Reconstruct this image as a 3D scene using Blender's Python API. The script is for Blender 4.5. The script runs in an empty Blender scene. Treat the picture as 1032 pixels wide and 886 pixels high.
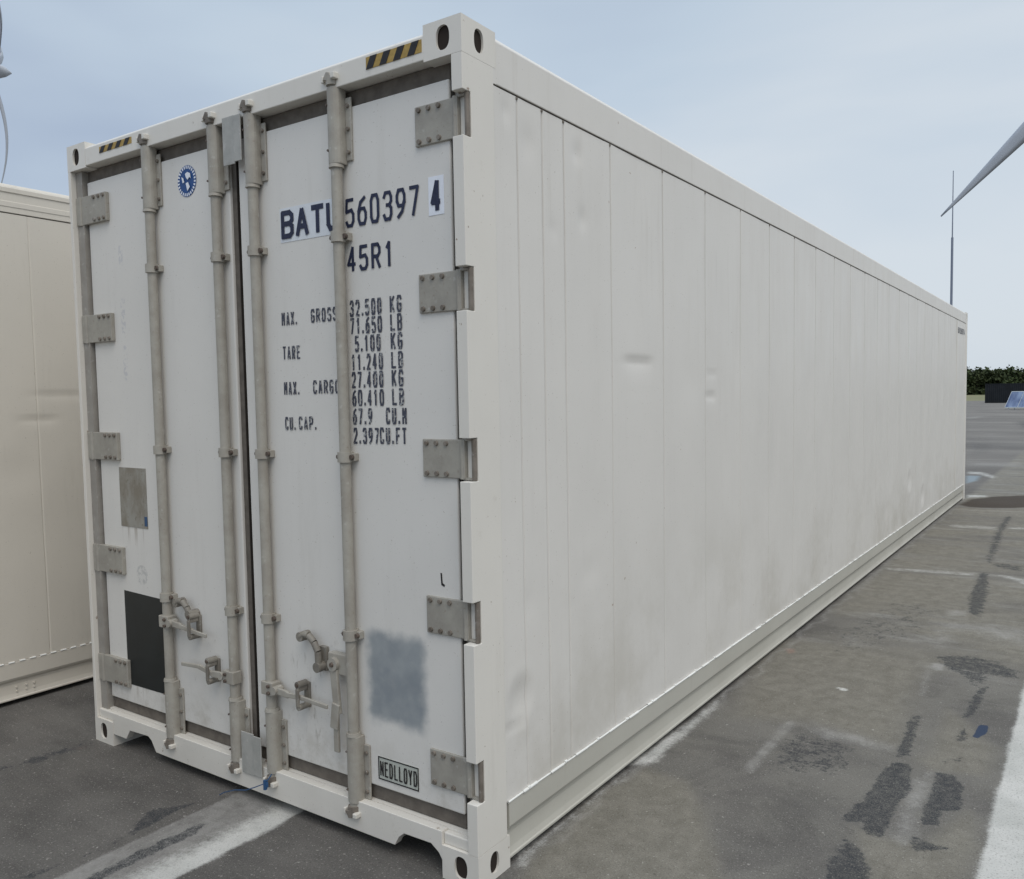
import bpy, bmesh, math, random
import numpy as np
from mathutils import Vector, Matrix
random.seed(7)
rng = np.random.default_rng(5)
S = bpy.context.scene
col = S.collection

# ------------------------------------------------------------------ camera
cam_d = bpy.data.cameras.new('camera')
cam = bpy.data.objects.new('camera', cam_d); col.objects.link(cam)
cy, cp, cr = -.5745834, -.0621791, -.0138174
f = Vector((math.sin(cy)*math.cos(cp), math.cos(cy)*math.cos(cp), math.sin(cp)))
rt = Vector((math.cos(cy), -math.sin(cy), 0)); up = rt.cross(f)
c_, s_ = math.cos(cr), math.sin(cr)
rt, up = c_*rt + s_*up, -s_*rt + c_*up
M = Matrix.Identity(4)
for i in range(3):
    M[i][0] = rt[i]; M[i][1] = up[i]; M[i][2] = -f[i]
M[0][3], M[1][3], M[2][3] = 1.72536, -2.10092, 1.67040
cam.matrix_world = M
cam_d.sensor_width = 36; cam_d.lens = 831.617/1032*36
cam_d.shift_x = -51.66/1032; cam_d.shift_y = 9.665/1032
cam_d.clip_start = .05; cam_d.clip_end = 3000
S.camera = cam
S.view_settings.view_transform = 'Standard'; S.view_settings.look = 'None'
S.view_settings.exposure = 0; S.view_settings.gamma = 1

# ------------------------------------------------------------------ sky and sun
SUN_EL, SUN_AZ = math.radians(56), math.radians(126)      # azimuth clockwise from +Y
w = bpy.data.worlds.new('World'); S.world = w; w.use_nodes = True
nt = w.node_tree; nt.nodes.clear()
def wn(t, **k):
    n = nt.nodes.new(t)
    for a, b in k.items(): setattr(n, a, b)
    return n
sky = wn('ShaderNodeTexSky', sky_type='NISHITA', sun_disc=False)
sky.sun_elevation = SUN_EL; sky.sun_rotation = SUN_AZ; sky.air_density = 1.2; sky.dust_density = 2.5
tc = wn('ShaderNodeTexCoord')
nz = wn('ShaderNodeTexNoise'); nz.inputs['Scale'].default_value = 1.5; nz.inputs['Detail'].default_value = 4; nz.inputs['Roughness'].default_value = .45; nz.inputs['Distortion'].default_value = .3
mpn = wn('ShaderNodeMapping'); mpn.inputs['Scale'].default_value = (1, 1, 3.2); mpn.inputs['Location'].default_value = (.3, .1, .2)
nt.links.new(tc.outputs['Generated'], mpn.inputs[0]); nt.links.new(mpn.outputs[0], nz.inputs['Vector'])
# thin grey-blue cloud sheet, whiter towards +x (where the sun stands behind the cloud)
dotx = wn('ShaderNodeVectorMath', operation='DOT_PRODUCT'); dotx.inputs[1].default_value = (.86, .42, .12)
nt.links.new(tc.outputs['Generated'], dotx.inputs[0])
add = wn('ShaderNodeMath', operation='MULTIPLY_ADD'); add.inputs[1].default_value = 1.15; nt.links.new(nz.outputs['Fac'], add.inputs[0])
m2 = wn('ShaderNodeMath', operation='MULTIPLY_ADD'); m2.inputs[1].default_value = .42; m2.inputs[2].default_value = -.01
nt.links.new(dotx.outputs['Value'], m2.inputs[0]); nt.links.new(m2.outputs[0], add.inputs[2])
ramp = wn('ShaderNodeValToRGB'); e = ramp.color_ramp.elements
e[0].position = .25; e[0].color = (.40, .485, .625, 1); e[1].position = .80; e[1].color = (.68, .745, .81, 1)
e2 = ramp.color_ramp.elements.new(.52); e2.color = (.54, .64, .75, 1)
nt.links.new(add.outputs[0], ramp.inputs[0])
# an overcast sky is brighter overhead than at the horizon
sep = wn('ShaderNodeSeparateXYZ'); nt.links.new(tc.outputs['Generated'], sep.inputs[0])
zr = wn('ShaderNodeMapRange'); zr.inputs['From Min'].default_value = .45; zr.inputs['From Max'].default_value = 1; zr.inputs['To Min'].default_value = 1; zr.inputs['To Max'].default_value = 1.9
nt.links.new(sep.outputs['Z'], zr.inputs['Value'])
sc = wn('ShaderNodeVectorMath', operation='SCALE'); nt.links.new(ramp.outputs[0], sc.inputs[0]); nt.links.new(zr.outputs[0], sc.inputs['Scale'])
sc2 = wn('ShaderNodeVectorMath', operation='SCALE'); sc2.inputs['Scale'].default_value = 10.0   # the background strength is 0.1
nt.links.new(sc.outputs[0], sc2.inputs[0])
mx = wn('ShaderNodeMix', data_type='RGBA'); mx.inputs['Factor'].default_value = .93
nt.links.new(sky.outputs[0], mx.inputs['A']); nt.links.new(sc2.outputs[0], mx.inputs['B'])
bg = wn('ShaderNodeBackground'); bg.inputs['Strength'].default_value = .1
nt.links.new(mx.outputs['Result'], bg.inputs[0])
wo = wn('ShaderNodeOutputWorld'); nt.links.new(bg.outputs[0], wo.inputs[0])

sl = bpy.data.lights.new('sun', 'SUN'); so = bpy.data.objects.new('sun', sl); col.objects.link(so)
sl.energy = 1.25; sl.angle = math.radians(40); sl.color = (1, .91, .80)
sd = Vector((math.sin(SUN_AZ)*math.cos(SUN_EL), math.cos(SUN_AZ)*math.cos(SUN_EL), math.sin(SUN_EL)))
so.rotation_euler = sd.to_track_quat('Z', 'Y').to_euler(); so.location = (8, -8, 12)

# ------------------------------------------------------------------ material helpers
class NT:
    def __init__(s, name):
        s.m = bpy.data.materials.new(name); s.m.use_nodes = True; s.t = s.m.node_tree
        s.b = s.t.nodes['Principled BSDF']
        g = s.n('ShaderNodeNewGeometry'); s.pos = g.outputs['Position']; s.geo = g
    def n(s, ty, **k):
        x = s.t.nodes.new(ty)
        for a, b in k.items(): setattr(x, a, b)
        return x
    def put(s, inp, v):
        if hasattr(v, 'is_linked') or isinstance(v, bpy.types.NodeSocket): s.t.links.new(v, inp)
        else: inp.default_value = v
    def math(s, op, a, b=0., c=None, clamp=False):
        x = s.n('ShaderNodeMath', operation=op, use_clamp=clamp)
        s.put(x.inputs[0], a); s.put(x.inputs[1], b)
        if c is not None: s.put(x.inputs[2], c)
        return x.outputs[0]
    def noise(s, scale, detail=4, rough=.55, vec=None, sc=(1, 1, 1), dist=0):
        mp = s.n('ShaderNodeMapping'); mp.inputs['Scale'].default_value = sc; s.t.links.new(vec or s.pos, mp.inputs[0])
        x = s.n('ShaderNodeTexNoise'); x.inputs['Scale'].default_value = scale; x.inputs['Detail'].default_value = detail
        x.inputs['Roughness'].default_value = rough; x.inputs['Distortion'].default_value = dist
        s.t.links.new(mp.outputs[0], x.inputs['Vector']); return x.outputs['Fac']
    def rng(s, v, a, b, lo=0., hi=1., smooth=True):
        x = s.n('ShaderNodeMapRange', interpolation_type='SMOOTHSTEP' if smooth else 'LINEAR'); s.put(x.inputs['Value'], v)
        x.inputs['From Min'].default_value = a; x.inputs['From Max'].default_value = b
        x.inputs['To Min'].default_value = lo; x.inputs['To Max'].default_value = hi; return x.outputs[0]
    def mix(s, fac, a, b, mode='MIX'):
        x = s.n('ShaderNodeMix', data_type='RGBA', blend_type=mode); s.put(x.inputs['Factor'], fac)
        for k, v in (('A', a), ('B', b)):
            if isinstance(v, tuple): v = v if len(v) == 4 else v + (1,)
            s.put(x.inputs[k], v)
        return x.outputs['Result']
    def xyz(s):
        x = s.n('ShaderNodeSeparateXYZ'); s.t.links.new(s.pos, x.inputs[0]); return x.outputs
    def box(s, a, a0, a1, b, b0, b1, soft, wob=0.):
        k = []
        for v, lo, hi in ((a, a0, a1), (b, b0, b1)):
            if wob: 
                v = s.math('ADD', v, s.math('MULTIPLY', s.math('SUBTRACT', s.noise(14, 3), .5), wob))
            k.append(s.rng(v, lo-soft, lo+soft)); k.append(s.rng(v, hi-soft, hi+soft, 1, 0))
        r = s.math('MULTIPLY', k[0], k[1]); r = s.math('MULTIPLY', r, k[2]); return s.math('MULTIPLY', r, k[3])
    def bump(s, h, strength, dist=.01):
        x = s.n('ShaderNodeBump'); x.inputs['Strength'].default_value = strength; x.inputs['Distance'].default_value = dist
        s.put(x.inputs['Height'], h); s.t.links.new(x.outputs[0], s.b.inputs['Normal'])
    def out(s, c, rough=.5, metal=0., spec=.5):
        if isinstance(c, tuple): c = c if len(c) == 4 else c + (1,)
        s.put(s.b.inputs['Base Color'], c); s.put(s.b.inputs['Roughness'], rough); s.put(s.b.inputs['Metallic'], metal)
        s.b.inputs['Specular IOR Level'].default_value = spec; return s.m

def paint(name, c, rough=.42, dirt=(.30, .27, .22), amt=.35, streak=True, extra=None):
    k = NT(name)
    n1 = k.noise(2.2, 5, .6); n2 = k.noise(60, 3, .6); n3 = k.noise(9, 6, .7, sc=(1, 1, .12) if streak else (1, 1, 1))
    cc = k.mix(k.rng(n1, .3, .7, 0, .5), c, tuple(x*.93 for x in c))
    d = k.math('MULTIPLY', k.rng(n3, .52, .8), amt)
    z = k.xyz()[2]
    low = k.rng(z, 0, .35, .35, 0)                       # road dirt splashed up the lowest part
    d = k.math('MAXIMUM', d, k.math('MULTIPLY', low, k.rng(n1, .3, .7, .3, 1)))
    cc = k.mix(k.math('MULTIPLY', d, .5), cc, dirt)
    sp = k.rng(k.noise(140, 2, .5), .70, .76, 0, .55)     # fine chips and specks
    cc = k.mix(sp, cc, (.28, .24, .19))
    if extra: cc = extra(k, cc)
    k.bump(k.math('ADD', k.math('MULTIPLY', n2, .25), n1), .12, .004)
    return k.out(cc, k.rng(n3, .3, .7, rough-.05, rough+.12), 0, .4)

def door_extra(k, cc):
    X = k.xyz()
    # sprayed grey-blue repair patch, right door
    mk = k.box(X[0], -.545, -.262, X[2], .485, .815, .03, .06)
    pn = k.noise(16, 4, .6)
    cc = k.mix(k.math('MULTIPLY', mk, k.rng(pn, .2, .6, .86, .98)), cc, k.mix(k.rng(k.noise(5, 3), .35, .65), (.235, .262, .285), (.31, .335, .35)))
    # ghost of removed vertical lettering, left door
    g = None
    for z0, z1 in ((2.31, 2.40), (2.0, 2.16), (1.78, 1.94)):
        b = k.box(X[0], -2.105, -2.07, X[2], z0, z1, .006); g = b if g is None else k.math('MAXIMUM', g, b)
    cc = k.mix(k.math('MULTIPLY', g, k.rng(k.noise(55, 2), .44, .58, 0, .32)), cc, (.33, .34, .42))
    # removed round sticker, left door
    dx = k.math('SUBTRACT', X[0], -2.03); dz = k.math('SUBTRACT', X[2], .865)
    r = k.math('SQRT', k.math('ADD', k.math('MULTIPLY', dx, dx), k.math('MULTIPLY', dz, dz)))
    cc = k.mix(k.math('MULTIPLY', k.rng(r, .044, .05, 1, 0), k.rng(k.noise(60, 3), .42, .6, .05, .5)), cc, (.36, .36, .36))
    for (x0, x1, z0, z1, a_) in ((-2.185, -1.96, .98, 1.09, .5), (-2.18, -1.86, .23, .32, .35)):
        b = k.box(X[0], x0, x1, X[2], z0, z1, .004)
        dr = k.math('MULTIPLY', k.rng(k.noise(42, 2, .5, sc=(1, 1, .02)), .52, .66), k.rng(X[2], z0, z1))
        cc = k.mix(k.math('MULTIPLY', k.math('MULTIPLY', b, dr), a_), cc, (.25, .20, .15))
    gr_ = k.math('MULTIPLY', k.rng(X[2], .48, .22), k.rng(k.noise(8, 6, .75), .42, .7, 0, .5))
    cc = k.mix(gr_, cc, (.38, .35, .29))
    # scuffs and grime around the handles
    sc_ = k.box(X[0], -1.05, -.60, X[2], .30, .75, .12)
    cc = k.mix(k.math('MULTIPLY', sc_, k.rng(k.noise(38, 5, .7, sc=(1, 1, .35)), .55, .72, 0, .6)), cc, (.34, .31, .27))
    sc2 = k.box(X[0], -1.75, -1.25, X[2], .42, .85, .12)
    cc = k.mix(k.math('MULTIPLY', sc2, k.rng(k.noise(30, 5, .7), .6, .75, 0, .45)), cc, (.36, .33, .29))
    return cc

SEAMS = [.300, .455, .600, .957]
def side_extra(k, cc):
    X = k.xyz(); y = X[1]
    m = k.rng(k.math('ABSOLUTE', k.math('SUBTRACT', k.math('FRACT', k.math('MULTIPLY', k.math('SUBTRACT', y, 1.202), 2)), .5)), .004, .018, 1, 0)
    m = k.math('MULTIPLY', m, k.math('GREATER_THAN', y, 1.3))
    for s_ in SEAMS: m = k.math('MAXIMUM', m, k.rng(k.math('ABSOLUTE', k.math('SUBTRACT', y, s_)), .002, .007, 1, 0))
    zf = k.math('MULTIPLY', k.rng(X[2], 1.0, 2.6, .06, .34), k.math('LESS_THAN', X[2], 2.722))
    cc = k.mix(k.math('MULTIPLY', k.math('MULTIPLY', m, zf), k.rng(k.noise(4, 5, .7), .3, .6, .4, 1)), cc, (.36, .32, .27))
    # thin vertical run-off streaks below the rail; weaker light low down painted as grime
    st = k.math('MULTIPLY', k.rng(k.noise(15, 4, .7, sc=(1, 1, .05)), .56, .74), k.rng(X[2], 1.6, 2.7))
    cc = k.mix(k.math('MULTIPLY', st, .16), cc, (.34, .29, .22))
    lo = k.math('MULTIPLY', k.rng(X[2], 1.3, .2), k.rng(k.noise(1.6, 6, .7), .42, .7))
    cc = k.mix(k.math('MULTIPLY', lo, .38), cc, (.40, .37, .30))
    sc = k.rng(k.noise(3.2, 7, .75, sc=(1, .5, 2.6), dist=1.2), .685, .71)
    cc = k.mix(k.math('MULTIPLY', sc, .22), cc, (.40, .38, .34))
    # a few rust pin-holes and short stains
    ru = k.rng(k.noise(26, 2, .5), .765, .79)
    return k.mix(k.math('MULTIPLY', ru, .6), cc, (.26, .15, .08))
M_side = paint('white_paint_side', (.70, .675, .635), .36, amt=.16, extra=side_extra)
def chips(k, cc):
    ru = k.rng(k.noise(19, 5, .7), .665, .71); c2 = k.rng(k.noise(7, 6, .75), .60, .75, 0, .30)
    cc = k.mix(c2, cc, (.42, .38, .31))
    return k.mix(k.math('MULTIPLY', ru, .75), cc, (.20, .12, .07))
M_frame = paint('white_paint_frame', (.72, .69, .635), .42, amt=.35, extra=chips)
M_door = paint('white_paint_door', (.70, .68, .645), .40, amt=.2, extra=door_extra)
M_rail = paint('shaded_white_lower_rail', (.50, .485, .43), .5, (.22, .19, .14), amt=.45)  # white paint darkened in colour for the weaker bounce light low down
M_cream = paint('cream_paint', (.67, .625, .55), .4, amt=.3)
M_seal = paint('sealant_bead', (.82, .82, .79), .4, amt=.05)
M_bright = paint('white_paint_keeper', (.68, .655, .60), .45, (.3, .22, .15), .6, streak=False)

def hw_mat(name, c, c2, rust=.35):
    k = NT(name)
    n = k.noise(11, 5, .65); n2 = k.noise(70, 4, .6)
    cc = k.mix(k.rng(n, .3, .7), c, c2)
    cc = k.mix(k.rng(n2, .60, .75, 0, rust), cc, (.17, .11, .07))
    cc = k.mix(k.rng(k.noise(34, 3), .62, .72, 0, .3), cc, (.6, .59, .56))
    k.bump(n2, .3, .002)
    return k.out(cc, .55, .1, .4)
M_hw = hw_mat('dirty_galvanised', (.40, .38, .335), (.325, .30, .26))
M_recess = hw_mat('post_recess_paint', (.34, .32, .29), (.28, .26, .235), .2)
M_leaf = hw_mat('hinge_steel', (.38, .36, .315), (.31, .29, .255), .4)
M_catch = hw_mat('worn_catch_steel', (.27, .25, .215), (.17, .155, .135), .6)
M_dkhw = hw_mat('dark_rusty_steel', (.14, .11, .09), (.08, .06, .05), .6)
M_bolt = hw_mat('bolt_steel', (.24, .21, .18), (.13, .11, .09), .5)
M_galv = hw_mat('galvanised_plate', (.42, .415, .39), (.33, .33, .31), .3)

def flat(name, c, rough=.6, var=.15, scale=30, spec=.3, metal=0.):
    k = NT(name); n = k.noise(scale, 4)
    return k.out(k.mix(k.rng(n, .3, .7), c, tuple(x*(1-var) for x in c)), rough, metal, spec)
M_gasket = flat('weathered_rubber', (.155, .135, .115), .75, .3, 20)
M_gap = flat('black_rubber', (.035, .03, .025), .8)
M_navy = flat('navy_lettering', (.028, .035, .075), .5, .3, 90)
def worn_ink():
    k = NT('worn_dark_lettering'); n = k.noise(95, 3, .6)
    return k.out(k.mix(k.rng(n, .56, .66, 0, .75), (.05, .055, .08), (.5, .51, .50)), .6)
M_ink = worn_ink()
M_sticker = flat('white_sticker', (.80, .83, .90), .4, .05)
M_black = flat('black_panel', (.010, .014, .015), .5, .3, 12, .5)
M_yellow = flat('yellow_tape', (.43, .29, .085), .55, .25, 60)
M_blk = flat('black_tape', (.03, .028, .03), .55, .3, 60)
M_blue = flat('blue_emblem', (.022, .08, .25), .4, .1)
M_bluepl = flat('blue_plastic', (.03, .085, .19), .35, .1)
M_inside = flat('casting_inside', (.03, .022, .018), .9)
M_nameplate = flat('pale_grey_plate', (.50, .52, .47), .5, .12, 25)
def plate_mat():
    k = NT('worn_metal_plate'); X = k.xyz()
    n = k.noise(13, 5, .65, sc=(1, 1, .5))
    cc = k.mix(k.rng(n, .35, .65), (.25, .225, .185), (.35, .34, .31))
    cc = k.mix(k.rng(k.noise(60, 4), .6, .7, 0, .5), cc, (.14, .11, .08))
    return k.out(cc, .5, .3)
M_plate = plate_mat()

# ------------------------------------------------------------------ mesh helpers
class MB:
    def __init__(s): s.v = []; s.f = []; s.sm = []; s.mi = []
    def add(s, vs, fs, smooth=False, mi=0):
        o = len(s.v); s.v += [tuple(p) for p in vs]
        for q in fs: s.f.append(tuple(i+o for i in q)); s.sm.append(smooth); s.mi.append(mi)
        return s
    def box(s, x0, x1, y0, y1, z0, z1, mi=0):
        vs = [(x, y, z) for x in (x0, x1) for y in (y0, y1) for z in (z0, z1)]
        return s.add(vs, [(0, 1, 3, 2), (4, 6, 7, 5), (0, 4, 5, 1), (2, 3, 7, 6), (0, 2, 6, 4), (1, 5, 7, 3)], False, mi)
    def cyl(s, p0, p1, r0, r1=None, n=14, mi=0, caps=True):
        r1 = r0 if r1 is None else r1
        p0, p1 = Vector(p0), Vector(p1); d = (p1-p0).normalized()
        a = d.orthogonal().normalized(); b = d.cross(a)
        vs = []
        for p, r in ((p0, r0), (p1, r1)):
            for i in range(n):
                t = 2*math.pi*i/n; vs.append(p + r*(math.cos(t)*a + math.sin(t)*b))
        s.add(vs, [(i, (i+1) % n, n+(i+1) % n, n+i) for i in range(n)], True, mi)
        if caps: s.add(vs, [tuple(range(n-1, -1, -1)), tuple(range(n, 2*n))], False, mi)
        return s
    def prism(s, pts, axis, a, b, mi=0):          # polygon in the two other axes, extruded along axis
        n = len(pts); vs = []
        for t in (a, b):
            for p in pts:
                q = list(p); q.insert(axis, t); vs.append(q)
        return s.add(vs, [(i, (i+1) % n, n+(i+1) % n, n+i) for i in range(n)] + [tuple(range(n-1, -1, -1)), tuple(range(n, 2*n))], False, mi)
    def build(s, name, mat, parent=None, bevel=0., seg=2):
        me = bpy.data.meshes.new(name); me.from_pydata(s.v, [], s.f)
        me.polygons.foreach_set('use_smooth', s.sm); me.polygons.foreach_set('material_index', s.mi)
        mats = mat if isinstance(mat, (list, tuple)) else [mat]
        for m in mats: me.materials.append(m)
        bm = bmesh.new(); bm.from_mesh(me); bmesh.ops.recalc_face_normals(bm, faces=bm.faces); bm.to_mesh(me); bm.free()
        o = bpy.data.objects.new(name, me); col.objects.link(o)
        if parent:
            o.parent = parent
            if parent.type == 'EMPTY': o.matrix_parent_inverse = Matrix.Translation(-parent.location)
        if bevel:
            b = o.modifiers.new('bevel', 'BEVEL'); b.width = bevel; b.segments = seg; b.limit_method = 'ANGLE'; b.angle_limit = math.radians(35)
        return o
def empty(name, label, cat, loc=(0, 0, 0), group=None, rz=0):
    o = bpy.data.objects.new(name, None); col.objects.link(o); o.location = loc; o.rotation_euler.z = rz
    o['label'] = label; o['category'] = cat
    if group: o['group'] = group
    return o
def tag(o, label, cat, group=None):
    o['label'] = label; o['category'] = cat
    if group: o['group'] = group
    return o

# plate with a rounded hole: P(u,v,w) maps plate coordinates to space, w = depth into the body
def plate_hole(mb, P, u0, u1, v0, v1, cu, cv, hw, hh, t, mi=0):
    n = 40; outer = []; inner = []
    for i in range(n):
        a = 2*math.pi*i/n; c, s_ = math.cos(a), math.sin(a)
        q = abs(c)**3.2/hw**3.2 + abs(s_)**3.2/hh**3.2; r = q**(-1/3.2)
        if hh > hw:                                # stadium-like upright oval
            q = abs(c)**2.4/hw**2.4 + abs(s_)**2.4/hh**2.4; r = q**(-1/2.4)
        inner.append((cu+r*c, cv+r*s_))
        ts = []
        if c > 1e-9: ts.append((u1-cu)/c)
        if c < -1e-9: ts.append((u0-cu)/c)
        if s_ > 1e-9: ts.append((v1-cv)/s_)
        if s_ < -1e-9: ts.append((v0-cv)/s_)
        k = min(ts); outer.append((cu+k*c, cv+k*s_))
    # snap the nearest sample to each corner
    for U in (u0, u1):
        for V in (v0, v1):
            j = min(range(n), key=lambda i: (outer[i][0]-U)**2+(outer[i][1]-V)**2); outer[j] = (U, V)
    vs = [P(u, v, 0) for u, v in outer] + [P(u, v, 0) for u, v in inner] + [P(u, v, t) for u, v in inner]
    fs = [(i, (i+1) % n, n+(i+1) % n, n+i) for i in range(n)]
    mb.add(vs, fs, False, mi)
    mb.add(vs, [(n+i, n+(i+1) % n, 2*n+(i+1) % n, 2*n+i) for i in range(n)], True, mi)

def casting(parent, cx, cyy, z0, sx, sy, mat):
    """corner casting whose outer corner is (cx,cyy); sx, sy = inward directions"""
    mb = MB(); A, B, H = .162, .178, .118
    W = 2 if True else 0
    plate_hole(mb, lambda u, v, t: (cx+sx*u, cyy+sy*t, z0+v), 0, A, 0, H, .078, .060, .0285, .0395, .009)    # end face
    plate_hole(mb, lambda u, v, t: (cx+sx*t, cyy+sy*u, z0+v), 0, B, 0, H, .089, .060, .0245, .0385, .009)    # side face
    top = z0 > 1
    zt = z0+H if top else z0
    plate_hole(mb, lambda u, v, t: (cx+sx*u, cyy+sy*v, zt-(t if top else -t)), 0, A, 0, B, .085, .095, .032, .055, .012)
    zo = z0 if top else z0+H
    x1, y1 = cx+sx*A, cyy+sy*B
    mb.add([(cx, cyy, zo), (x1, cyy, zo), (x1, y1, zo), (cx, y1, zo)], [(0, 1, 2, 3)])
    mb.add([(x1, cyy, z0), (x1, y1, z0), (x1, y1, z0+H), (x1, cyy, z0+H)], [(0, 1, 2, 3)])
    mb.add([(cx, y1, z0), (x1, y1, z0), (x1, y1, z0+H), (cx, y1, z0+H)], [(0, 1, 2, 3)])
    # dark hollow
    e_ = .0095
    a, b = sorted((cx+sx*e_, x1-sx*.004)); c, d = sorted((cyy+sy*e_, y1-sy*.004))
    vs = [(x, y, z) for x in (a, b) for y in (c, d) for z in (z0+.012, z0+H-.012)]
    o = mb.build('corner_casting', mat, parent, .0035, 2)
    ins = MB().box(a, b, c, d, z0+e_+.003, z0+H-e_-.003); ins.build('hollow', M_inside, o)
    return o

# ------------------------------------------------------------------ stroke lettering
GL = {
'A': [[(0,0),(1.9,6)],[(2.1,6),(4,0)],[(.7,1.9),(3.3,1.9)]],
'B': [[(0,0),(0,6),(3,6),(4,5.2),(4,4),(3,3.2),(0,3.2)],[(3,3.2),(4,2.4),(4,.8),(3,0),(0,0)]],
'C': [[(4,4.8),(3.2,6),(.8,6),(0,4.8),(0,1.2),(.8,0),(3.2,0),(4,1.2)]],
'D': [[(0,0),(0,6),(2.8,6),(4,4.6),(4,1.4),(2.8,0),(0,0)]],
'E': [[(4,6),(0,6),(0,0),(4,0)],[(0,3.1),(3.2,3.1)]],
'F': [[(4,6),(0,6),(0,0)],[(0,3.1),(3.2,3.1)]],
'G': [[(4,4.8),(3.2,6),(.8,6),(0,4.8),(0,1.2),(.8,0),(3.2,0),(4,1.2),(4,2.8),(2.4,2.8)]],
'K': [[(0,0),(0,6)],[(4,6),(0,2.6)],[(1.3,3.6),(4,0)]],
'L': [[(0,6),(0,0),(4,0)]],
'M': [[(0,0),(0,6),(2,2.4),(4,6),(4,0)]],
'N': [[(0,0),(0,6),(4,0),(4,6)]],
'O': [[(0,1.2),(0,4.8),(.8,6),(3.2,6),(4,4.8),(4,1.2),(3.2,0),(.8,0),(0,1.2)]],
'P': [[(0,0),(0,6),(3,6),(4,5),(4,3.6),(3,2.7),(0,2.7)]],
'R': [[(0,0),(0,6),(3,6),(4,5),(4,3.8),(3,2.9),(0,2.9)],[(2,2.9),(4,0)]],
'S': [[(4,5),(3.2,6),(.8,6),(0,5),(0,4),(.8,3.2),(3.2,2.8),(4,2),(4,1),(3.2,0),(.8,0),(0,1)]],
'T': [[(0,6),(4,6)],[(2,6),(2,0)]],
'U': [[(0,6),(0,1.2),(.8,0),(3.2,0),(4,1.2),(4,6)]],
'X': [[(0,0),(4,6)],[(0,6),(4,0)]],
'Y': [[(0,6),(2,3),(4,6)],[(2,3),(2,0)]],
'1': [[(1,4.8),(2.2,6),(2.2,0)]],
'2': [[(0,4.8),(.8,6),(3.2,6),(4,4.8),(4,3.6),(0,0),(4,0)]],
'3': [[(0,5),(.8,6),(3.2,6),(4,5),(4,4),(3,3.2),(1.5,3.2)],[(3,3.2),(4,2.4),(4,1),(3.2,0),(.8,0),(0,1)]],
'4': [[(2.8,0),(2.8,6),(0,1.6),(4,1.6)]],
'5': [[(3.8,6),(.3,6),(0,3.3),(3,3.6),(4,2.6),(4,1),(3,0),(.8,0),(0,.9)]],
'6': [[(3.6,6),(1.2,5),(0,3),(0,1.2),(.8,0),(3.2,0),(4,1.2),(4,2.4),(3.2,3.5),(.8,3.5),(0,2.4)]],
'7': [[(0,6),(4,6),(1.4,0)]],
'9': [[(.6,0),(2.8,1.2),(4,3.2),(4,4.8),(3.2,6),(.8,6),(0,4.8),(0,3.6),(.8,2.5),(3.2,2.5),(4,3.6)]],
'0': [[(0,1.2),(0,4.8),(.8,6),(3.2,6),(4,4.8),(4,1.2),(3.2,0),(.8,0),(0,1.2)]],
'.': [[(1.6,0),(1.6,.7)]], ' ': [],
}
def lettering(text, P, u, v, h, cw, gap, stroke, mb=None, t=.0015, jit=0.):
    """strokes of width `stroke` on a plane, P(u,v,w)"""
    mb = mb or MB(); k = 0
    for ch in text:
        g = GL[ch]; wch = cw*.45 if ch == '.' else (cw*.6 if ch == ' ' else cw)
        for line in g:
            pts = [(u + (p[0]/4*(cw-stroke) if ch != '.' else wch/2) + (stroke/2 if ch != '.' else 0), v + stroke/2 + p[1]/6*(h-stroke)) for p in line]
            for (a, b), (c, d) in zip(pts, pts[1:]):
                L = math.hypot(c-a, d-b) or 1e-6; dx, dy = (c-a)/L*stroke/2, (d-b)/L*stroke/2
                e = .62
                q = [(a-dx*e-dy, b-dy*e+dx), (c+dx*e-dy, d+dy*e+dx), (c+dx*e+dy, d+dy*e-dx), (a-dx*e+dy, b-dy*e-dx)]
                w_ = t + (k % 13)*.00012; k += 1
                mb.add([P(x, y, w_) for x, y in q], [(0, 1, 2, 3)])
        u += wch + gap
    return mb

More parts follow.
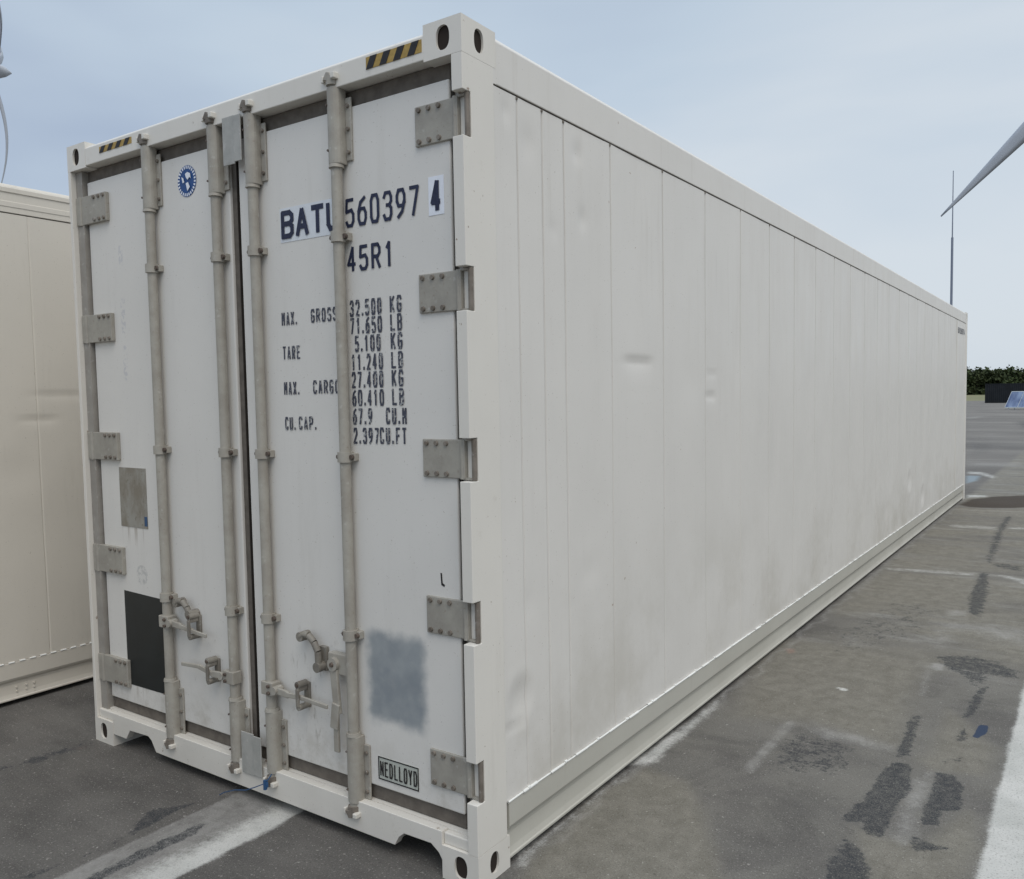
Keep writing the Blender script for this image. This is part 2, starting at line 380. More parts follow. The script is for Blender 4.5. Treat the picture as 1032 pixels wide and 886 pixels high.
# ------------------------------------------------------------------ the ground: one sheet, paint, tar, dust and dirt as painted masks
MARKS = [
('T', 1, 0.02, [[0.983, 1.769], [1.052, 1.777], [1.097, 1.529], [1.076, 1.351], [1.081, 1.071], [1.026, 1.049], [0.993, 1.147], [0.939, 1.114], [0.912, 1.135], [0.952, 1.329], [0.96, 1.595]]),
('T', 1, 0.02, [[1.17, 1.753], [1.235, 1.761], [1.283, 1.642], [1.299, 1.434], [1.234, 1.394], [1.242, 1.275], [1.192, 1.244], [1.177, 1.309], [1.175, 1.576]]),
('T', 0.9, 0.02, [[1.167, 1.135], [1.235, 1.131], [1.311, 1.122], [1.254, 1.066], [1.185, 1.034]]),
('T', 0.9, 0.03, [[0.969, 0.991], [1.057, 0.913], [1.107, 0.771], [1.155, 0.595], [0.989, 0.493], [0.971, 0.687], [0.952, 0.828]]),
('T', 0.8, 0.02, [[0.952, 2.374], [1.0, 2.403], [1.005, 2.219], [1.036, 1.868], [0.985, 1.82], [0.969, 1.968]]),
('T', 0.8, 0.02, [[1.177, 2.487], [1.189, 2.959], [1.244, 3.096], [1.231, 2.695], [1.213, 2.508]]),
('T', 0.7, 0.02, [[1.176, 2.204], [1.204, 2.378], [1.237, 2.203], [1.197, 2.142]]),
('T', 0.6, 0.02, [[1.173, 1.883], [1.239, 1.99], [1.251, 1.897]]),
('T', 0.65, 0.05, [[0.877, 3.494], [1.036, 3.62], [1.196, 3.585], [1.372, 3.447], [1.37, 3.277], [1.229, 3.249], [1.196, 3.015], [1.132, 3.082], [0.987, 3.279]]),
('T', 0.8, 0.04, [[0.88, 5.279], [0.845, 6.294], [0.902, 6.411], [0.981, 5.75], [1.021, 5.106], [1.023, 4.646], [0.936, 4.706]]),
('T', 0.75, 0.05, [[0.828, 7.005], [0.753, 8.415], [0.723, 9.527], [0.73, 10.358], [0.806, 10.397], [0.813, 9.126], [0.874, 7.65], [0.874, 6.84]]),
('T', 0.6, 0.05, [[0.846, 6.825], [0.999, 6.909], [1.171, 6.822], [1.187, 6.57], [1.028, 6.566]]),
('M', 1, 0.12, [[0.048, 11.376], [0.146, 12.103], [0.404, 12.594], [0.993, 13.135], [1.071, 11.579], [0.532, 11.202], [0.211, 11.141]]),
('T', 0.95, 0.02, [[-1.394, -0.51], [-1.401, -0.417], [-1.515, -0.276], [-1.484, -0.235], [-1.413, -0.146], [-1.39, -0.349], [-1.391, -0.546], [-1.407, -0.732], [-1.417, -0.788], [-1.446, -0.806], [-1.402, -0.607]]),
('T', 0.95, 0.02, [[-1.227, -0.688], [-1.236, -0.627], [-1.25, -0.422], [-1.233, -0.233], [-1.217, -0.203], [-1.184, -0.265], [-1.182, -0.436], [-1.186, -0.621], [-1.178, -0.658]]),
('T', 0.55, 0.04, [[-2.505, -0.403], [-2.488, -0.158], [-2.45, -0.024], [-2.395, -0.008], [-2.361, -0.081], [-2.398, -0.253], [-2.451, -0.426]]),
('T', 0.45, 0.05, [[0.473, 1.767], [0.519, 1.935], [0.786, 1.855], [0.859, 1.55], [0.522, 1.346]]),
('U', 1, 0.01, [[1.25, 2.249], [1.26, 2.432], [1.303, 2.437], [1.306, 2.34], [1.28, 2.248]]),
('W', 0.8, 0.03, [[-0.045, 1.096], [-0.035, 1.285], [-0.031, 1.577], [0.054, 1.567], [0.055, 1.395], [0.067, 1.214], [0.021, 1.135]]),
('W', 0.55, 0.03, [[-0.053, 0.253], [-0.021, 0.579], [-0.035, 1.077], [0.008, 1.078], [0.012, 0.638], [0.034, 0.306], [0.07, 0.2], [0.019, 0.169]]),
('W', 0.7, 0.03, [[-0.003, 1.132], [-0.008, 1.618], [-0.006, 2.276], [0.049, 1.96], [0.067, 1.456], [0.033, 1.183]]),
('L', 0.7, 0.02, [[0.485, 1.324], [0.425, 1.332], [0.405, 1.939], [0.438, 2.035], [0.489, 1.953], [0.473, 1.767]]),
('L', 0.7, 0.03, [[0.459, 2.009], [0.62, 1.924], [0.765, 1.942], [0.782, 1.869], [0.641, 1.851]]),
('L', 0.8, 0.05, [[0.553, 2.009], [0.76, 1.993], [0.956, 1.942], [0.948, 1.884], [0.754, 1.857], [0.578, 1.923]]),
('L', 0.85, 0.05, [[1.082, 1.608], [1.15, 1.74], [1.175, 1.576], [1.163, 1.326], [1.176, 1.029], [1.114, 1.102], [1.104, 1.368]]),
('L', 0.7, 0.03, [[0.914, 3.357], [0.955, 2.72], [0.925, 2.727], [0.88, 3.276]]),
('W', 0.5, 0.035, [[0.034, 6.145], [0.319, 6.241], [0.829, 6.31], [0.847, 6.148], [0.348, 6.067], [0.089, 6.026]]),
('W', 0.6, 0.05, [[0.925, 6.322], [1.103, 6.315], [1.268, 6.21], [1.289, 5.852], [1.131, 6.118]]),
('W', 0.5, 0.05, [[0.081, 9.267], [0.721, 9.343], [0.744, 9.09], [0.271, 9.014]]),
('W', 0.6, 0.03, [[0.813, 9.346], [1.08, 9.414], [1.088, 9.273], [0.824, 9.205]]),
('L', 0.8, 0.14, [[0.773, 4.394], [0.993, 4.417], [1.368, 4.436], [1.394, 4.001], [1.188, 4.053], [1.015, 4.231], [0.881, 4.105], [0.896, 3.709], [0.877, 3.698]]),
('L', 0.9, 0.05, [[0.782, 4.731], [0.935, 4.819], [0.944, 4.644], [0.816, 4.57]]),
('L', 0.7, 0.05, [[0.014, 5.059], [-0.034, 7.498], [-0.016, 12.263], [0.052, 12.297], [0.033, 9.322], [0.039, 6.669], [0.093, 4.898]]),
('W', 0.75, 0.06, [[-0.041, 12.715], [0.277, 12.769], [0.281, 12.53], [0.014, 12.26]]),
('W', 0.65, 0.09, [[-0.598, 17.32], [-0.219, 17.008], [0.133, 16.119], [0.061, 15.644], [-0.254, 16.405], [-0.505, 16.548]]),
('B', 0.7, 0.05, [[-0.446, 16.067], [-0.205, 16.177], [-0.16, 15.119], [-0.261, 14.535]]),
('L', 0.6, 0.2, [[-0.859, 19.477], [0.308, 20.188], [0.411, 18.605], [-0.74, 18.491]]),
('L', 0.7, 0.4, [[-5.555, 59.322], [-5.229, 64.734], [-4.587, 59.361], [-4.769, 53.332]]),
('T', 0.5, 0.4, [[-2.269, 49.822], [-0.367, 53.754], [0.238, 37.849], [-1.166, 39.66]]),
('T', 0.35, 0.3, [[-2.008, 28.979], [-1.043, 27.625], [-0.457, 23.126], [-1.135, 21.758]]),
('W', 1, 0.004, [[0.505, 2.615], [0.534, 2.622], [0.57, 2.612], [0.575, 2.565], [0.541, 2.564]]),
('O', 0.7, 0.03, [[0.009, 3.172], [0.085, 3.216], [0.131, 3.121], [0.084, 3.064]]),
('O', 0.6, 0.04, [[-2.429, -0.123], [-2.421, -0.039], [-2.361, -0.081], [-2.368, -0.132]]),
('L', 0.9, 0.01, [[0.892, 3.344], [0.976, 3.363], [0.981, 3.217], [0.925, 3.184]]),
('D', 1, 0.08, [[0.039, 0.244], [-0.021, 0.828], [0.047, 1.126], [0.269, 1.093], [0.383, 0.945], [0.589, 0.646], [0.742, 0.383], [0.124, 0.003]]),
('D', 0.8, 0.15, [[-0.224, 3.383], [0.891, 3.406], [0.958, 1.962], [0.548, 2.026], [0.163, 1.88]]),
('D', 0.9, 0.08, [[0.976, 1.088], [1.118, 1.082], [1.221, 1.1], [1.327, 1.451], [1.397, 1.164], [1.365, 0.725], [1.14, 0.586]]),
('D', 0.6, 0.06, [[1.101, 1.976], [1.064, 2.642], [1.201, 2.501], [1.383, 2.146], [1.37, 1.812], [1.139, 1.734], [1.052, 1.844]]),
('D', 0.6, 0.2, [[0.07, 6.12], [0.797, 6.103], [0.852, 5.01], [0.117, 4.124], [0.011, 4.529]]),
('D', 0.5, 0.2, [[0.069, 7.211], [0.64, 9.034], [0.85, 6.644], [0.123, 6.239]]),
('T', 0.35, 0.15, [[0.16, 3.735], [0.331, 4.837], [0.739, 4.945], [0.8, 4.517], [0.757, 3.802], [0.314, 3.163]])]

def grow(a, b, step0, fac):
    out = [a]; s = step0
    while out[-1] < b: out.append(out[-1]+s); s *= fac
    return out
xs = np.array([-1500, -700, -350, -170, -90, -50, -30, -18, -11, -7, -5, -4.2] + list(np.arange(-3.7, 2.35, .022)) + grow(2.36, 2400, .04, 1.12))
ys = np.array([-1500, -700, -300, -120, -60, -30, -15, -8, -5, -3.4, -2.4, -1.8, -1.4] + list(np.arange(-1.2, 3.4, .022)) + list(np.arange(3.4, 8, .04)) + list(np.arange(8, 16, .09)) + grow(16, 2600, .3, 1.06))
GX, GY = np.meshgrid(xs, ys)
nx, ny = len(xs), len(ys)
def sdist(poly):                                            # signed distance, inside positive
    p = np.array(poly); px, py = GX.ravel(), GY.ravel(); d = np.full(px.shape, 1e9); ins = np.zeros(px.shape, bool)
    for i in range(len(p)):
        a, b = p[i], p[(i+1) % len(p)]; e_ = b-a; wx, wy = px-a[0], py-a[1]
        t = np.clip((wx*e_[0]+wy*e_[1])/(e_@e_+1e-12), 0, 1)
        d = np.minimum(d, (wx-t*e_[0])**2+(wy-t*e_[1])**2)
        c1 = (a[1] <= py) & (b[1] > py); c2 = (b[1] <= py) & (a[1] > py); cr_ = e_[0]*wy-e_[1]*wx
        ins ^= (c1 & (cr_ > 0)) | (c2 & (cr_ < 0))
    return np.where(ins, 1, -1)*np.sqrt(d)
ch = {k: np.zeros(nx*ny) for k in 'TWLMUBOD'}
for c, s, soft, poly in MARKS:
    v = s*np.clip(.5+sdist(poly)/(2*soft), 0, 1); ch[c] = np.maximum(ch[c], v)
gx, gy = GX.ravel(), GY.ravel()
def band(a, lo, hi, s0, s1=None):
    s1 = s1 or s0
    return np.clip(.5+(a-lo)/(2*s0), 0, 1)*np.clip(.5+(hi-a)/(2*s1), 0, 1)
wob = .012*np.sin(gy*9)+.008*np.sin(gy*23+1)
ch['W'] = np.maximum(ch['W'], band(gx+wob*.25, 1.408, 1.60, .012, .05)*np.clip((gy+12)/2, 0, 1)*np.clip((60-gy)/5, 0, 1))
ch['L'] = np.maximum(ch['L'], .75*band(gx, 1.55, 1.85, .05))
ch['L'] = np.maximum(ch['L'], .6*band(gx+wob*2, .0, .05, .02)*band(gy, .2, 11, .3))
ch['W'] = np.maximum(ch['W'], band(gx+wob*.5, -1.10, -.955, .07, .012)*band(gy, -9, 3, .5)*.95)
ch['L'] = np.maximum(ch['L'], .95*band(gx+wob*.3, -1.335, -.97, .012)*band(gy, -9, 3, .5))
me = bpy.data.meshes.new('ground')
V = np.stack([gx, gy, np.zeros_like(gx)], 1)
me.vertices.add(nx*ny); me.vertices.foreach_set('co', V.ravel())
ii = (np.arange(ny-1)[:, None]*nx + np.arange(nx-1)[None, :]).ravel()
Q = np.stack([ii, ii+1, ii+nx+1, ii+nx], 1)
me.loops.add(Q.size); me.loops.foreach_set('vertex_index', Q.ravel())
me.polygons.add(len(Q)); me.polygons.foreach_set('loop_start', np.arange(0, Q.size, 4)); me.polygons.foreach_set('loop_total', np.full(len(Q), 4))
me.update()
for k, v in ch.items():
    at = me.attributes.new('mark_'+k, 'FLOAT', 'POINT'); at.data.foreach_set('value', v.astype(np.float32))
ground = bpy.data.objects.new('ground', me); col.objects.link(ground); ground['kind'] = 'structure'
k = NT('worn_asphalt')
def attr(nm):
    a = k.n('ShaderNodeAttribute', attribute_name=nm); return a.outputs['Fac']
big = k.noise(.55, 5, .6); mid = k.noise(3.2, 6, .62); streak = k.noise(2.4, 6, .65, sc=(.35, 1.6, 1), dist=.2); fine = k.noise(170, 3, .7); agg = k.noise(420, 2, .6); sm_ = k.noise(22, 5, .65)
c = k.mix(k.rng(mid, .3, .7), (.104, .098, .092), (.152, .142, .132))
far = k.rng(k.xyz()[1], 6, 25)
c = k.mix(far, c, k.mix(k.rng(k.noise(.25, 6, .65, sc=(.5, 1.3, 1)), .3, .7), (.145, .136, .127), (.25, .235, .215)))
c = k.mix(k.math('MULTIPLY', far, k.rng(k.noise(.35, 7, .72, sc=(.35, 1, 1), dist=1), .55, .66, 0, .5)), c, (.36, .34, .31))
c = k.mix(k.rng(streak, .35, .75, 0, .55), c, (.215, .205, .19)); c = k.mix(k.math('MULTIPLY', k.rng(k.xyz()[0], -.05, .1), k.rng(k.noise(1.3, 6, .7, sc=(.3, 2.2, 1), dist=.5), .5, .7, 0, .45)), c, (.075, .072, .066))
right = k.rng(k.xyz()[0], -.05, .1)
tan = k.mix(k.rng(k.noise(11, 6, .7, dist=.4), .3, .7), (.195, .181, .150), (.275, .257, .217))
c = k.mix(k.math('MULTIPLY', right, k.rng(k.noise(1.5, 7, .68, dist=.7), .36, .62, .1, .72)), c, (.235, .224, .198))
nr = k.math('MULTIPLY', right, k.rng(k.xyz()[1], 2.6, 3.8))
c = k.mix(k.math('MULTIPLY', nr, k.rng(k.noise(.9, 6, .62, sc=(.5, 1.6, 1), dist=.6), .35, .60, .1, .95)), c, tan)
pale = k.noise(1.9, 7, .7, sc=(.45, 1.9, 1), dist=.8)
c = k.mix(k.math('MULTIPLY', nr, k.rng(pale, .50, .68, 0, .75)), c, (.32, .31, .285))
dm = k.math('ADD', attr('mark_D'), k.math('MULTIPLY', k.math('SUBTRACT', big, .5), .9))
dmk = k.rng(dm, .15, .75)
c = k.mix(k.math('MULTIPLY', dmk, .9), c, tan)
c = k.mix(k.math('MULTIPLY', dmk, k.rng(k.noise(3, 6, .7, sc=(1.6, .5, 1), dist=1), .5, .75, 0, .3)), c, (.12, .105, .085))
# loose pale grains and dark pits of the aggregate
c = k.mix(k.rng(fine, .58, .68, 0, .55), c, (.36, .35, .32))
c = k.mix(k.rng(fine, .34, .44, .6, 0), c, (.05, .048, .045)); c = k.mix(k.rng(k.noise(75, 2, .6), .60, .70, 0, .35), c, (.05, .046, .043)); c = k.mix(k.rng(k.noise(95, 2, .6), .62, .69, 0, .6), c, (.40, .385, .35))
c = k.mix(k.rng(agg, .3, .7, 0, .25), c, (.06, .058, .056))
grit = k.rng(k.noise(48, 1, .5), .73, .765)
c = k.mix(k.math('MULTIPLY', grit, .6), c, (.42, .40, .37))
brk = k.math('ADD', k.math('MULTIPLY', k.noise(13, 6, .8), .5), k.math('ADD', k.math('MULTIPLY', k.noise(65, 4, .75), .3), k.math('MULTIPLY', fine, .2)))
def edge(nm, lo, hi, breakup=.9):
    a = attr(nm); nz_ = k.math('MULTIPLY', k.math('SUBTRACT', brk, .5), breakup*1.6)
    return k.math('MULTIPLY', k.rng(k.math('ADD', a, nz_), lo, hi), k.rng(a, .02, .25))
lt = edge('mark_L', .15, 1.05, 1.8)
c = k.mix(k.math('MULTIPLY', lt, k.rng(k.noise(8, 6, .8), .3, .65, .25, .62)), c, (.40, .39, .37))
tar = k.math('MULTIPLY', edge('mark_T', .36, .58, 2.6), k.rng(fine, .62, .5, .35, 1))
c = k.mix(k.math('MULTIPLY', tar, k.rng(k.noise(30, 4, .8), .35, .6, .5, .95)), c, (.045, .048, .053))
wt = k.math('MULTIPLY', edge('mark_W', .2, 1.0, 1.4), k.rng(k.noise(120, 4, .8), .64, .54, .35, 1))
c = k.mix(k.math('MULTIPLY', wt, .92), c, k.mix(k.rng(mid, .3, .7), (.52, .52, .49), (.66, .65, .62)))
c = k.mix(k.rng(k.math('ADD', attr('mark_M'), k.math('MULTIPLY', k.math('SUBTRACT', mid, .5), .8)), .1, .6, 0, .9), c, (.062, .050, .041))
c = k.mix(k.math('MULTIPLY', edge('mark_U', .4, .6, .6), .9), c, (.035, .055, .10))
c = k.mix(k.math('MULTIPLY', attr('mark_B'), .8), c, (.30, .38, .43))
c = k.mix(k.math('MULTIPLY', edge('mark_O', .3, .9, .8), .4), c, (.42, .22, .17))
h = k.math('ADD', k.math('MULTIPLY', fine, .8), k.math('MULTIPLY', agg, .4)); h = k.math('SUBTRACT', h, k.math('MULTIPLY', wt, .1))
k.bump(h, .8, .006)
k.out(c, .92, 0, .12)
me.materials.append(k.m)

# ------------------------------------------------------------------ the near refrigerated container
L, WD, HT = 12.192, 2.438, 2.896
R0 = empty('shipping_container', 'long white refrigerated container with BATU lettering on its closed double doors', 'container')
HZ = [2.590, 2.031, 1.469, .920, .371]
def mir(o_x):                                   # 0: right side (x=0 outwards), 1: left side
    return (lambda x: x) if o_x == 0 else (lambda x: -WD - x)

def casts(root, x_out, x_in, mat=M_frame, ys_=((0, 1), (L, -1)), y0=0):
    for (cx, sx) in ((x_out, -1), (x_in, 1)):
        for (yy, sy) in ys_:
            for z0 in (0, HT-.118): casting(root, cx, yy+y0, z0, sx, sy, mat)
casts(R0, 0, -WD)

# front corner posts (profile with a notch at each hinge)
for side in (0, 1):
    X = mir(side)
    pts = [(0, .118)]
    for hz in reversed(HZ):
        pts += [(0, hz-.072), (.042, hz-.072), (.042, hz+.072), (0, hz+.072)]
    pts += [(0, 2.778), (.165, 2.778), (.165, .118)]
    if side: pts = [(0, .118), (0, 2.778), (.165, 2.778), (.165, .118)]
    a, b = sorted((X(0), X(-.022 if side else -.045)))
    mb = MB().prism(pts, 0, a, b)
    o = mb.build('corner_post', M_frame, R0, .0022, 2)
    a, b = sorted((X(-.0225 if side else -.0455), X(-.078)))
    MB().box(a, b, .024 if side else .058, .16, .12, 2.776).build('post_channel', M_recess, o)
# rear posts
for X in (mir(0), mir(1)):
    a, b = sorted((X(0), X(-.16))); MB().box(a, b, L-.16, L-.001, .118, 2.778).build('corner_post', M_frame, R0, .004)

# header beam and sill
hb = MB().prism([(0, 2.785), (0, 2.862), (.012, 2.874), (.11, 2.874), (.11, 2.785)], 0, -WD+.162, -.162)
hd = hb.build('door_header', M_frame, R0, .003)
prof = [(-.163, .166), (-2.275, .166), (-2.275, .060), (-2.165, .060), (-2.130, .108), (-1.975, .114), (-1.950, .100), (-1.915, .050), (-.392, .050), (-.372, .085), (-.345, .106), (-.215, .108), (-.180, .085), (-.163, .06)]
sill = MB().prism([(p[0], p[1]) for p in prof], 1, .002, .035)
so_ = sill.build('door_sill', M_frame, R0, .002)
MB().box(-WD+.0226, -.0456, .0355, .12, .120, .1665).build('sill_top', M_frame, so_)
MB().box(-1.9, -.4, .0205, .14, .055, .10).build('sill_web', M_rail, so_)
# little recessed slots beside the right casting
MB().box(-.1625, -.0456, .012, .0352, .1185, .160).build('sill_ledge', M_frame, so_, .004)
MB().box(-WD+.0226, -WD+.1625, .012, .0352, .1185, .160).build('sill_ledge', M_frame, so_, .004)

# striped warning tape near both header corners
def stripes(x0, x1, z0, z1, n, parent):
    mb = MB(); MBk = MB()
    y = -.0015; w_ = (x1-x0)/n; sl_ = .022
    mb.box(x0, x1, y, 0.001, z0, z1)
    for i in range(n):
        a = x0 + w_*i
        q = [(a, z0), (a+w_*.5, z0), (min(a+w_*.5+sl_, x1), z1), (min(a+sl_, x1), z1)]
        MBk.prism(q, 1, y-.0012, y-.0002)
    o = mb.build('warning_tape', M_yellow, parent); MBk.build('black_stripe', M_blk, o)
stripes(-.425, -.168, 2.812, 2.853, 4, hd)
stripes(-2.150, -1.885, 2.820, 2.848, 4, hd)

# doors
def door(x0, x1, g0, g1, label):
    mb = MB().box(x0, x1, .040, .115, .226, 2.724)
    d = mb.build('door', M_door, R0, .006, 3); d['label'] = label
    g = MB()
    g.box(g0, x0+.004, .053, .10, .168, 2.783); g.box(x1-.004, g1, .053, .10, .168, 2.783)
    g.box(x0+.004, x1-.004, .053, .10, .168, .230); g.box(x0+.004, x1-.004, .053, .10, .720+2.0, 2.783)
    g.build('door_gasket', M_gasket, d, .004)
    return d
dL = door(-2.348, -1.262, -2.360, -1.2235, 'left door leaf with black panel and round blue emblem')
dR = door(-1.202, -.090, -1.2195, -.0785, 'right door leaf carrying the container number')
MB().box(-1.2222, -1.2205, .045, .12, .17, 2.782).build('centre_seal', M_gap, dR)
MB().box(-.0895, -.0785, .050, .0525, .23, 2.72).build('edge_seal', M_gap, dR)
MB().box(-2.3595, -2.3485, .050, .0525, .23, 2.72).build('edge_seal', M_gap, dL)
MB().box(-WD+.05, -.05, .125, .14, .1, 2.8).build('door_backing', M_gap, R0)

# hinges
for side, d in ((0, dR), (1, dL)):
    X = mir(side)
    for i, hz in enumerate(HZ):
        mb = MB(); a, b = sorted((X(-.236), X(-.056)))
        if side: a, b = X(-.030), X(-.276)
        yf = .022 if side else .031
        mb.box(a, b, yf, .0405, hz-.066, hz+.066)
        a, b = sorted((X(-.060), X(-.026 if side else -.045))); mb.box(a, b, yf-.005, .045 if not side else yf+.004, hz-.066, hz+.066)
        h = mb.build('hinge', M_leaf, d, .003)
        # knuckle and arm reaching the pin inside the notch
        k2 = MB(); k2.cyl((X(-.058), yf+.003, hz-.067), (X(-.058), yf+.003, hz+.067), .0105)
        a, b = sorted((X(-.056), X(-.024 if side else -.004))); k2.box(a, b, .030, .0415, hz+.062, hz+.069); k2.box(a, b, .030, .0415, hz-.069, hz-.062)
        k2.build('knuckle', M_leaf, h)
        if not side: MB().cyl((X(-.0085), .0325, hz-.070), (X(-.0085), .0325, hz+.070), .0085).build('hinge_pin', M_bolt, h)
        for zz in (-.052, .052):
            for u in ((-.258, -.218, -.178) if side else (-.216, -.172, -.128)):
                MB().cyl((X(u), yf, hz+zz), (X(u), yf-.007, hz+zz), .0095, .0080, 8).build('bolt', M_bolt, h, .001)

# locking bars
RX = [-1.789, -1.3150, -1.0770, -.6010]
bars = []
for bi, x in enumerate(RX):
    mb = MB().cyl((x, .012, .125), (x, .012, 2.822), .0205, n=20)
    lb = mb.build('locking_bar', M_hw, R0)
    bars.append(lb)
    for (z0, z1) in ((2.520, 2.790), (.150 if bi < 2 else .155, .412)):
        g = MB()
        n = 9; arc = [(x+.031*math.cos(t), .014-.026*math.sin(t)) for t in [math.pi*i/n for i in range(n+1)]]
        arc = [(x+.031, .0385)] + arc + [(x-.031, .0385)]
        g.prism(arc, 2, z0, z1)
        zf0, zf1 = z0+.012, z1-.035
        g.box(x-.060, x-.031, .031, .0395, zf0, zf1); g.box(x+.031, x+.060, .031, .0395, zf0, zf1)
        o = g.build('bar_guard', M_hw, lb, .003)
        for q in range(3):
            zz = zf0+.03+(zf1-zf0-.06)*q/2
            for sg in (-1, 1): MB().cyl((x+sg*.046, .031, zz), (x+sg*.046, .023, zz), .0085, .007, 8).build('bolt', M_bolt, o)
        for zz in (z0+.05, z1-.06): MB().cyl((x-.020, -.004, zz), (x-.020, -.011, zz), .005, .004, 8).build('rivet', M_dkhw, o)
        e_ = z0 if z0 > 1 else z1
        MB().cyl((x, .012, e_-.012 if z0 > 1 else e_), (x, .012, e_ if z0 > 1 else e_+.012), .0285, .0265, 18).build('collar', M_hw, o)
    for z in (2.263, 1.463, .797):
        g = MB().cyl((x, .012, z-.019), (x, .012, z+.019), .0285, n=18)
        g.box(x-.044, x+.042, .016, .0395, z-.014, z+.014)
        o = g.build('bar_bracket', M_hw, lb, .002)
        for sg in (-1, 1): MB().cyl((x+sg*.034, .016, z), (x+sg*.034, .005, z), .010, .009, 8).build('bolt', M_dkhw, o)
    # cam heads and their keepers, top and bottom
    for (z, s_) in ((2.812, 1), (.128, -1)):
        g = MB().cyl((x, .008, z-.016*s_), (x, .008, z+.014*s_), .0265, n=10)
        g.prism([(x-.030, z+.004*s_), (x-.012, z+.030*s_), (x+.004, z+.026*s_), (x+.012, z+.008*s_), (x+.004, z-.004*s_)], 1, -.016, -.004)
        g.cyl((x, .010, z), (x, .010, z+.022*s_), .015, n=10)
        g.build('cam', M_bolt if bi != 3 or s_ < 0 else M_hw, lb, .002)
        kk = MB()
        kk.box(x+.016, x+.036, -.022, .004, z-.010+.010*s_, z+.010+.012*s_)
        kk.box(x-.042, x-.030, -.014, .004, z-.012+.008*s_, z+.012+.008*s_)
        kk.box(x-.020, x+.030, -.006, .004, z+.020*s_-.006, z+.020*s_+.006)
        kk.build('cam_keeper', M_bright, lb, .003)

def pbar(mb, p, q, w_, d):                      # flat bar from p to q in the door plane
    p, q = Vector(p), Vector(q); u = (q-p).normalized(); n_ = Vector((-u.z, 0, u.x))*w_/2
    vs = []
    for pt in (p, q):
        for sg in (-1, 1):
            for dd in (0, d): vs.append(pt+sg*n_+Vector((0, dd, 0)))
    mb.add(vs, [(0, 1, 3, 2), (4, 6, 7, 5), (0, 4, 5, 1), (2, 3, 7, 6), (0, 2, 6, 4), (1, 5, 7, 3)])
def handle(lb, x, z, dirx, catch, L_=.30, rz=.0):
    o = MB()
    a, b = sorted((x-dirx*.030, x+dirx*.040)); o.box(a, b, -.014, .030, z-.027, z+.027)         # hub clamp
    o.cyl((x+dirx*.052, -.020, z), (x+dirx*.052, .020, z), .017, n=12)
    pbar(o, (x+dirx*.045, -.010, z), (x+dirx*.13, -.010, z-.006), .028, .012)
    pbar(o, (x+dirx*.12, -.012, z-.005), (x+dirx*.22, -.012, z-.012+rz), .021, .009)
    pbar(o, (x+dirx*.21, -.014, z-.012+rz), (x+dirx*L_, -.014, z-.020+rz), .017, .009)
    h = o.build('handle', M_hw, lb, .003)
    MB().cyl((x+dirx*.020, -.016, z+.013), (x+dirx*.020, -.023, z+.013), .008, .007, 8).build('bolt', M_dkhw, h)
    MB().cyl((x+dirx*.020, -.016, z-.015), (x+dirx*.020, -.023, z-.015), .008, .007, 8).build('bolt', M_dkhw, h)
    # catch plate on the door with swinging lock piece
    cx = catch
    g = MB(); g.box(cx-.016, cx+.014, .028, .040, z-.052, z+.050)
    g.cyl((cx-.002, .028, z+.048), (cx-.002, -.016, z+.048), .0145, n=12)
    g.box(cx-.010, cx+.008, -.018, .028, z+.022, z+.038)
    g.cyl((cx+.004, .03, z-.040), (cx+.004, -.018, z-.040), .0125, n=12)
    g.box(cx-.007, cx+.009, -.022, -.012, z-.038, z+.034)
    g.build('handle_catch', M_catch, lb, .003)
    MB().cyl((cx-.002, -.016, z+.048), (cx-.002, -.021, z+.048), .0075, n=10).build('catch_rivet', M_dkhw, lb)
handle(bars[0], RX[0], .688, 1, -1.585, .32)
handle(bars[1], RX[1]-.005, .512, -1, -1.462, .34, .025)
handle(bars[2], RX[2], .512, 1, -.880, .36, .012)
def hook(lb, x, z, L_):                         # curved hand-hold hook fixed to the door
    g = MB(); pts = [(x, z), (x+.018, z+.012), (x+.045, z+.012), (x+.075, z-.012), (x+.095, z-.045), (x+.098, z-L_)]
    for a, b in zip(pts, pts[1:]): g.cyl((a[0], .004, a[1]), (b[0], .004, b[1]), .0135, n=10)
    g.cyl((pts[0][0], .04, pts[0][1]), (pts[0][0], -.006, pts[0][1]), .019, n=12)
    g.cyl((pts[-1][0], .04, pts[-1][1]), (pts[-1][0], -.010, pts[-1][1]), .020, n=12)
    g.box(x+.080, x+.118, .024, .040, z-L_-.02, z-.03)
    g.build('hook', M_catch, lb, .002)
hook(bars[2], -.872, .752, .105)
hook(bars[0], -1.700, .782, .040)
# the fourth bar's handle hangs straight down
g = MB(); x, z = RX[3]-.082, .675
g.box(x-.038, x+.068, .004, .034, z-.040, z+.040); g.cyl((x, .030, z), (x, -.012, z), .026, n=14)
h = g.build('handle', M_hw, bars[3], .004)
g = MB(); pbar(g, (x, -.008, z-.02), (x+.012, -.006, z-.19), .036, .014); pbar(g, (x+.012, -.012, z-.15), (x-.004, -.010, z-.25), .040, .010); pbar(g, (x+.002, -.004, z-.19), (x-.004, 0, z-.345), .026, .012)
g.build('handle_grip', M_bolt if False else M_hw, h, .003)
MB().cyl((x, -.012, z), (x, -.019, z), .010, .008, 8).build('bolt', M_dkhw, h)

# grey seal-protection plates over the centre gap
def lock_plate(x0, x1, z0, z1, y):
    g = MB(); m = x0+(x1-x0)*.62
    g.box(x0, m-.001, y, y+.004, z0, z1); g.box(m+.001, x1, y-.004, y+.001, z0+.006, z1-.004)
    g.box(m-.004, m+.004, y-.001, y+.003, z0+.01, z1-.01)
    return g.build('lock_plate', M_galv, R0, .003)
lock_plate(-1.232, -1.112, 2.612, 2.800, -.006)
lock_plate(-1.262, -1.128, .118, .296, -.006)

